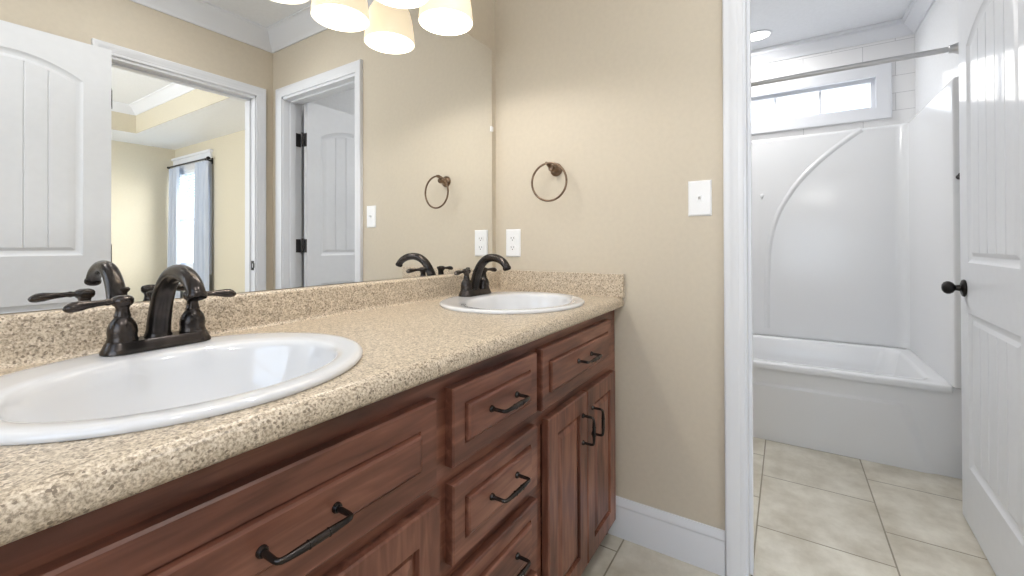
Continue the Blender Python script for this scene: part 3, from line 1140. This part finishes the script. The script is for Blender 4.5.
# ------------------------------------------------------------------ bathtub
TXF, TXB = 1.168, 2.012       # apron face, surround face
TYR_, TYL_ = -1.687, -0.195
RIM = 0.413
tub = thing('bathtub', (1.59, -.93, 0), 'white alcove bathtub with moulded apron beyond the open doorway', 'bathtub')
mb = MB()
cx_, cy_ = (TXF + TXB) / 2, (TYR_ + TYL_) / 2
hx_, hy_ = (TXB - TXF) / 2, (TYL_ - TYR_) / 2
ins = [(0, 0, .006, RIM - .030), (0, 0, .006, RIM - .014), (.004, 0, .008, RIM - .004), (.012, 0, .012, RIM), (.062, .050, .06, RIM), (.072, .060, .07, RIM - .004), (.080, .068, .08, RIM - .016), (.095, .090, .09, RIM - .12), (.115, .13, .10, RIM - .24),
       (.145, .18, .11, RIM - .30), (.20, .25, .12, RIM - .325), (.30, .40, .10, RIM - .332)]
L = [rrect(cx_, cy_, hx_ - a, hy_ - b, r, zz, n=10) for a, b, r, zz in ins]
mb.loops(L, cap1=True)
mb.build('basin', ACRYL, tub, smooth=50)
# apron: height field with a raised lower panel whose top edge is swept
mb = MB()
NY, NZ = 150, 110
y0, y1, z0, z1 = TYR + .0008, TYL - .0008, 0.0, RIM - .006


def sm(t):
    t = max(0, min(1, t))
    return t * t * (3 - 2 * t)


def apron(y, z_):
    # distance inside the raised panel: below the top line and away from both ends
    yc = (TYR_ + TYL_) / 2
    e = abs(y - yc)
    ztop = .305
    half = .60 + .10 * (1 - min(1, z_ / .30)) ** 1.0
    a = (ztop - z_) / .014
    b = (half - e) / .05
    return .013 * sm(a) * sm(b) - .002 * sm((z_ - .33) / .06)


L = []
for i in range(NZ + 1):
    z_ = z0 + (z1 - z0) * i / NZ
    if abs(z_ - .299) < .006:
        z_ = z_
    L.append([(TXF + .012 - apron(y0 + (y1 - y0) * j / NY, z_) if i < NZ else TXF, y0 + (y1 - y0) * j / NY, z_) for j in range(NY + 1)])
L.append([(TXF + .10, y0 + (y1 - y0) * j / NY, z1) for j in range(NY + 1)])
mb.loops(L, closed=False)
mb.build('apron', ACRYL, tub, smooth=60)

# ------------------------------------------------------------------ tub surround
sur = thing('tub_surround', (1.59, -.93, RIM), 'white moulded wall surround with curved ridge above the bathtub', 'tub surround')
ZS = 1.805
mb = MB()
RC = .06
path = [(1.150, TYR_ - .044), (1.150, TYR_ - .008), (1.153, TYR_ - .002), (1.160, TYR_)]
for k in range(0, 9):
    a = k / 8 * PI / 2
    path.append((TXB - RC + RC * math.sin(a), TYR_ + RC - RC * math.cos(a)))
ym = (TYR_ + TYL_) / 2
full = path + [(x, 2 * ym - y) for x, y in path[::-1]]


def offs(P, d, z_):
    """shrink the plan outline outwards by d (towards the walls)"""
    out = []
    for x, y in P:
        yy_ = y - d if y < ym - .5 else (y + d if y > ym + .5 else y)
        xx = x + d if x > TXB - RC * .99 else x
        out.append((xx, max(TYR + .0005, min(TYL - .0005, yy_)), z_))
    return out


L = [[(x, y, RIM + .0008) for x, y in full], [(x, y, ZS - .02) for x, y in full], offs(full, .003, ZS - .008), offs(full, .010, ZS - .001), offs(full, .016, ZS), offs(full, .05, ZS)]
for lp_ in L:
    for i, p in enumerate(lp_):
        lp_[i] = (min(p[0], TX - .0008), p[1], p[2])
mb.loops(L, closed=False)
# swept ridge on the back panel
rp_ = [(-.940, .46), (-.938, .66), (-.945, .90), (-.961, 1.086), (-1.010, 1.27), (-1.075, 1.40), (-1.139, 1.497), (-1.24, 1.61), (-1.34, 1.70), (-1.438, 1.775), (-1.47, 1.795)]
rc = catmull([(a, b, 0) for a, b in rp_], 8)
L = []
for i, (y, z_, _) in enumerate(rc):
    a = rc[max(i - 1, 0)]
    b = rc[min(i + 1, len(rc) - 1)]
    t = Vector((b[0] - a[0], b[1] - a[1])).normalized()
    nrm = Vector((-t.y, t.x))
    row = []
    for s_, d in ((-.020, .001), (-.014, -.001), (-.007, -.005), (0, -.006), (.007, -.005), (.014, -.001), (.020, .001)):
        row.append((TXB + d, y + nrm.x * s_, z_ + nrm.y * s_))
    L.append(row)
mb.loops(L, closed=False)
mb.build('panels', ACRYL, sur, smooth=50)

# little hooks on the surround
t = thing('robe_hook', (TXB, -.913, 1.40), 'tiny pale hook stuck on the back of the tub surround', 'hook')
mb = MB()
mb.lathe((TXB - .0006, -.913, 1.405), [(0, 0), (.013, 0), (.013, .003), (.009, .006), (0, .007)], axis=(-1, 0, 0), n=20, cap0=False, cap1=False)
mb.build('pad', PLAST, t, smooth=40)
mb = MB()
mb.tube([(TXB - .004, -.913, 1.402), (TXB - .012, -.913, 1.385), (TXB - .020, -.913, 1.378), (TXB - .026, -.913, 1.385)], .0028, n=10)
mb.build('hook', PLAST, t, smooth=40)
t = thing('curtain_clip', (1.15, -1.71, 1.357), 'small dark metal peg on the front edge of the tub surround', 'hook')
mb = MB()
mb.lathe((1.1494, -1.708, 1.354), [(0, 0), (.012, 0), (.012, .003), (.007, .006), (.006, .014), (.010, .020), (.010, .026), (0, .029)], axis=(-1, 0, .35), n=18, cap0=False, cap1=False)
mb.build('peg', HINGE, t, smooth=40)

# ------------------------------------------------------------------ shower rod
RX, RZ = 1.150, 1.932
rod = thing('shower_rod', (RX, -.93, RZ), 'satin metal shower curtain rod across the top of the tub', 'shower rod')
mb = MB()
mb.tube([(RX, TYL - .012, RZ), (RX, TYR + .012, RZ)], .0125, n=18)
mb.build('pole', CHROME, rod, smooth=40)
for ye, d in ((TYR + .0006, 1), (TYL - .0006, -1)):
    mb = MB()
    mb.lathe((RX, ye, RZ), [(0, 0), (.040, 0), (.041, .004), (.036, .010), (.024, .026), (.019, .040), (.017, .055), (.0125, .057)], axis=(0, d, 0), n=28, cap0=False, cap1=False)
    mb.build('flange', CHROME, rod, smooth=40)

# ------------------------------------------------------------------ tub window
win = thing('window_1', (TX, (W_Y0 + W_Y1) / 2, W_Z0), 'high narrow white window with muntins over the tub', 'window', kind='structure')
mb = MB()
# mitred casing on the tiles
cp = [(-.010, 0), (-.010, .012), (.0, .014), (.045, .016), (.055, .019), (.062, .019), (.066, .016), (.066, 0)]
L = [[(TX - d, W_Y0 - o, W_Z0 - o), (TX - d, W_Y1 + o, W_Z0 - o), (TX - d, W_Y1 + o, W_Z1 + o), (TX - d, W_Y0 - o, W_Z1 + o)] for o, d in cp]
mb.loops(L)
mb.build('window_casing', TRIM, win, smooth=30)
mb = MB()
L = [[(x_, W_Y0 + o, W_Z0 + o), (x_, W_Y1 - o, W_Z0 + o), (x_, W_Y1 - o, W_Z1 - o), (x_, W_Y0 + o, W_Z1 - o)] for o, x_ in ((0, TX - .004), (.004, TX - .004), (.006, TX + .03), (.012, TX + .03), (.030, TX + .034), (.034, TX + .045), (.034, TX + .075), (0, TX + .075))]
mb.loops(L)
mb.build('window_frame', TRIM, win, smooth=30)
gy = [-1.521 + .2625 * k for k in range(5)]
for k in (1, 2, 3):
    mb = MB()
    mb.box(TX + .045, TX + .062, gy[k] - .0085, gy[k] + .0085, W_Z0 + .03, W_Z1 - .03)
    mb.build('muntin', TRIM, win, bevel=.003)
mb = MB()
mb.box(TX + .052, TX + .056, W_Y0 + .02, W_Y1 - .02, W_Z0 + .02, W_Z1 - .02)
mb.build('pane', GLASS, win)

# ------------------------------------------------------------------ recessed ceiling lights, all but the tub one added with their fill lamps
def downlight(x, y, label):
    t = thing('ceiling_light', (x, y, ZC), label, 'ceiling light')
    m_ = MB()
    m_.lathe((x, y, ZC - .0006), [(.085, 0), (.085, -.003), (.080, -.005), (.072, -.0045), (.068, .0)], n=40, cap0=False, cap1=False)
    m_.build('trim_ring', TRIM, t, smooth=40)
    m_ = MB()
    m_.lathe((x, y, ZC - .0006), [(.069, -.001), (.060, -.002), (.0, -.0025)], n=40, cap0=False, cap1=False)
    m_.build('lens', LENS, t, smooth=60)


downlight(1.74, -.905, 'round recessed ceiling light above the bathtub')
downlight(1.21, -.50, 'round recessed fixture added for the fill light inside the tub room doorway')
downlight(-.75, -1.18, 'round recessed fixture added for the fill light over the vanity room, nearer the tub doorway')
downlight(-1.75, -1.30, 'round recessed fixture added for the fill light over the vanity room, behind the viewer')

# ------------------------------------------------------------------ bedroom window, curtains and blind
bw = thing('window_2', (BX1, (BW[0] + BW[1]) / 2, BW[2]), 'tall white bedroom window seen in the mirror through the doorway', 'window', kind='structure')
mb = MB()
cp = [(0, 0), (0, .014), (.07, .018), (.075, .016), (.075, 0)]
L = [[(BX1 - d, BW[0] - o, BW[2] - o), (BX1 - d, BW[1] + o, BW[2] - o), (BX1 - d, BW[1] + o, BW[3] + o), (BX1 - d, BW[0] - o, BW[3] + o)] for o, d in cp]
mb.loops(L)
mb.box(BX1 - .022, BX1 - .0005, BW[0] - .09, BW[1] + .09, BW[3] + .075, BW[3] + .17)
mb.box(BX1 - .045, BX1 - .0005, BW[0] - .115, BW[1] + .115, BW[3] + .17, BW[3] + .20)
mb.build('window_casing', TRIM, bw)
mb = MB()
for a, b, c, d in ((BW[0], BW[0] + .05, BW[2], BW[3]), (BW[1] - .05, BW[1], BW[2], BW[3]), (BW[0], BW[1], BW[2], BW[2] + .06), (BW[0], BW[1], BW[3] - .05, BW[3]), (BW[0], BW[1], 1.40, 1.445)):
    mb.box(BX1 + .02, BX1 + .06, a, b, c, d)
mb.build('window_frame', TRIM, bw)
mb = MB()
mb.box(BX1 + .038, BX1 + .042, BW[0] + .04, BW[1] - .04, BW[2] + .05, BW[3] - .04)
mb.build('pane', GLASS, bw)
bl = thing('window_blind', (BX1, (BW[0] + BW[1]) / 2, BW[3]), 'slatted blind with the sky reflection painted in, half raised behind the bedroom curtains', 'blind')
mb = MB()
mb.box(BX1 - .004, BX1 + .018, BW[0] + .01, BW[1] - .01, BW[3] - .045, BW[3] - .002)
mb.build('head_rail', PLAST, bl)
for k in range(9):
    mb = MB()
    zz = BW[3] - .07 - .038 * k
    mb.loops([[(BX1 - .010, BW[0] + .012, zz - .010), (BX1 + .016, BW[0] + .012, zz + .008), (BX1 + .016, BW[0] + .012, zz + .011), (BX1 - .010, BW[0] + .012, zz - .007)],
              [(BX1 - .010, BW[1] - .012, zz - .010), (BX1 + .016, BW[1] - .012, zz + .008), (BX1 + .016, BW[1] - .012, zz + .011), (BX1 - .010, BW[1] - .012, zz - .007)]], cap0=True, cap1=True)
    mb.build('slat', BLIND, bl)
rodb = thing('curtain_rod', (BX1 - .08, -5.9, 2.17), 'dark metal curtain rod above the bedroom window', 'curtain rod')
mb = MB()
mb.tube([(BX1 - .085, -6.60 + .13, 2.185), (BX1 - .085, -5.24, 2.185)], .010, n=14)
mb.build('pole', BLACKM, rodb, smooth=40)
for ye, d in ((-6.47, -1), (-5.24, 1)):
    mb = MB()
    mb.lathe((BX1 - .085, ye, 2.185), [(.010, -.004), (.014, 0), (.016, .006), (.012, .010)] if d < 0 else [(.010, -.01), (.018, 0), (.022, .012), (.022, .030), (.014, .042), (0, .046)], axis=(0, d, 0), n=18, cap0=False, cap1=True)
    mb.build('finial', BLACKM, rodb, smooth=40)
for ye in (-6.44, -5.30):
    mb = MB()
    mb.box(BX1 - .092, BX1 - .0006, ye - .008, ye + .008, 2.160, 2.176)
    mb.box(BX1 - .010, BX1 - .0006, ye - .014, ye + .014, 2.13, 2.21)
    mb.build('bracket', BLACKM, rodb)


def curtain(ya, yb, label):
    n, rows = 80, 14
    m_ = MB()
    L = []
    for side in (0, 1):
        for i in range(rows + 1):
            zz = (2.156 - (2.156 - .03) * i / rows)
            amp = .018 + .014 * i / rows
            row = []
            for j in range(n + 1):
                s_ = j / n
                y = ya + (yb - ya) * s_
                x_ = BX1 - .085 + amp * math.sin(2 * PI * 5 * s_ + .6) + .006 * math.sin(2 * PI * 2 * s_ + i * .2)
                row.append((x_ - (.004 if side else 0), y, zz))
            L.append(row)
    A, B = L[:rows + 1], L[rows + 1:]
    m_.loops(A + B[::-1], closed=False, wrap=True)
    o = m_.build('curtain', CURTAIN, smooth=60)
    return tag(o, label, 'curtain', 'bedroom window curtains')


curtain(-6.45, -6.12, 'pale blue curtain in the bedroom corner, left of the mirrored window')
curtain(-5.62, -5.24, 'pale blue curtain on the open-wall side, right of the mirrored window')

# outside the bedroom window: a neighbouring house wall with lap siding
t = thing('neighbour_house', (4.2, -7.5, 0), 'pale blue neighbouring house wall seen through the bedroom window', 'house')
SIDING = mat('blue_siding', srgb(90, 160, 205), 0.7)
noise_tint(SIDING, srgb(80, 150, 200), srgb(110, 175, 215), (2, 2, 30), 3)
mb = MB()
for k in range(9):
    mb.loops([[(4.2, -11, .16 * k), (4.2, -5.4, .16 * k), (4.22, -5.4, .16 * (k + 1)), (4.22, -11, .16 * (k + 1))],
              [(4.3, -11, .16 * k), (4.3, -5.4, .16 * k), (4.3, -5.4, .16 * (k + 1)), (4.3, -11, .16 * (k + 1))]], cap0=True, cap1=True)
mb.build('siding', SIDING, t)
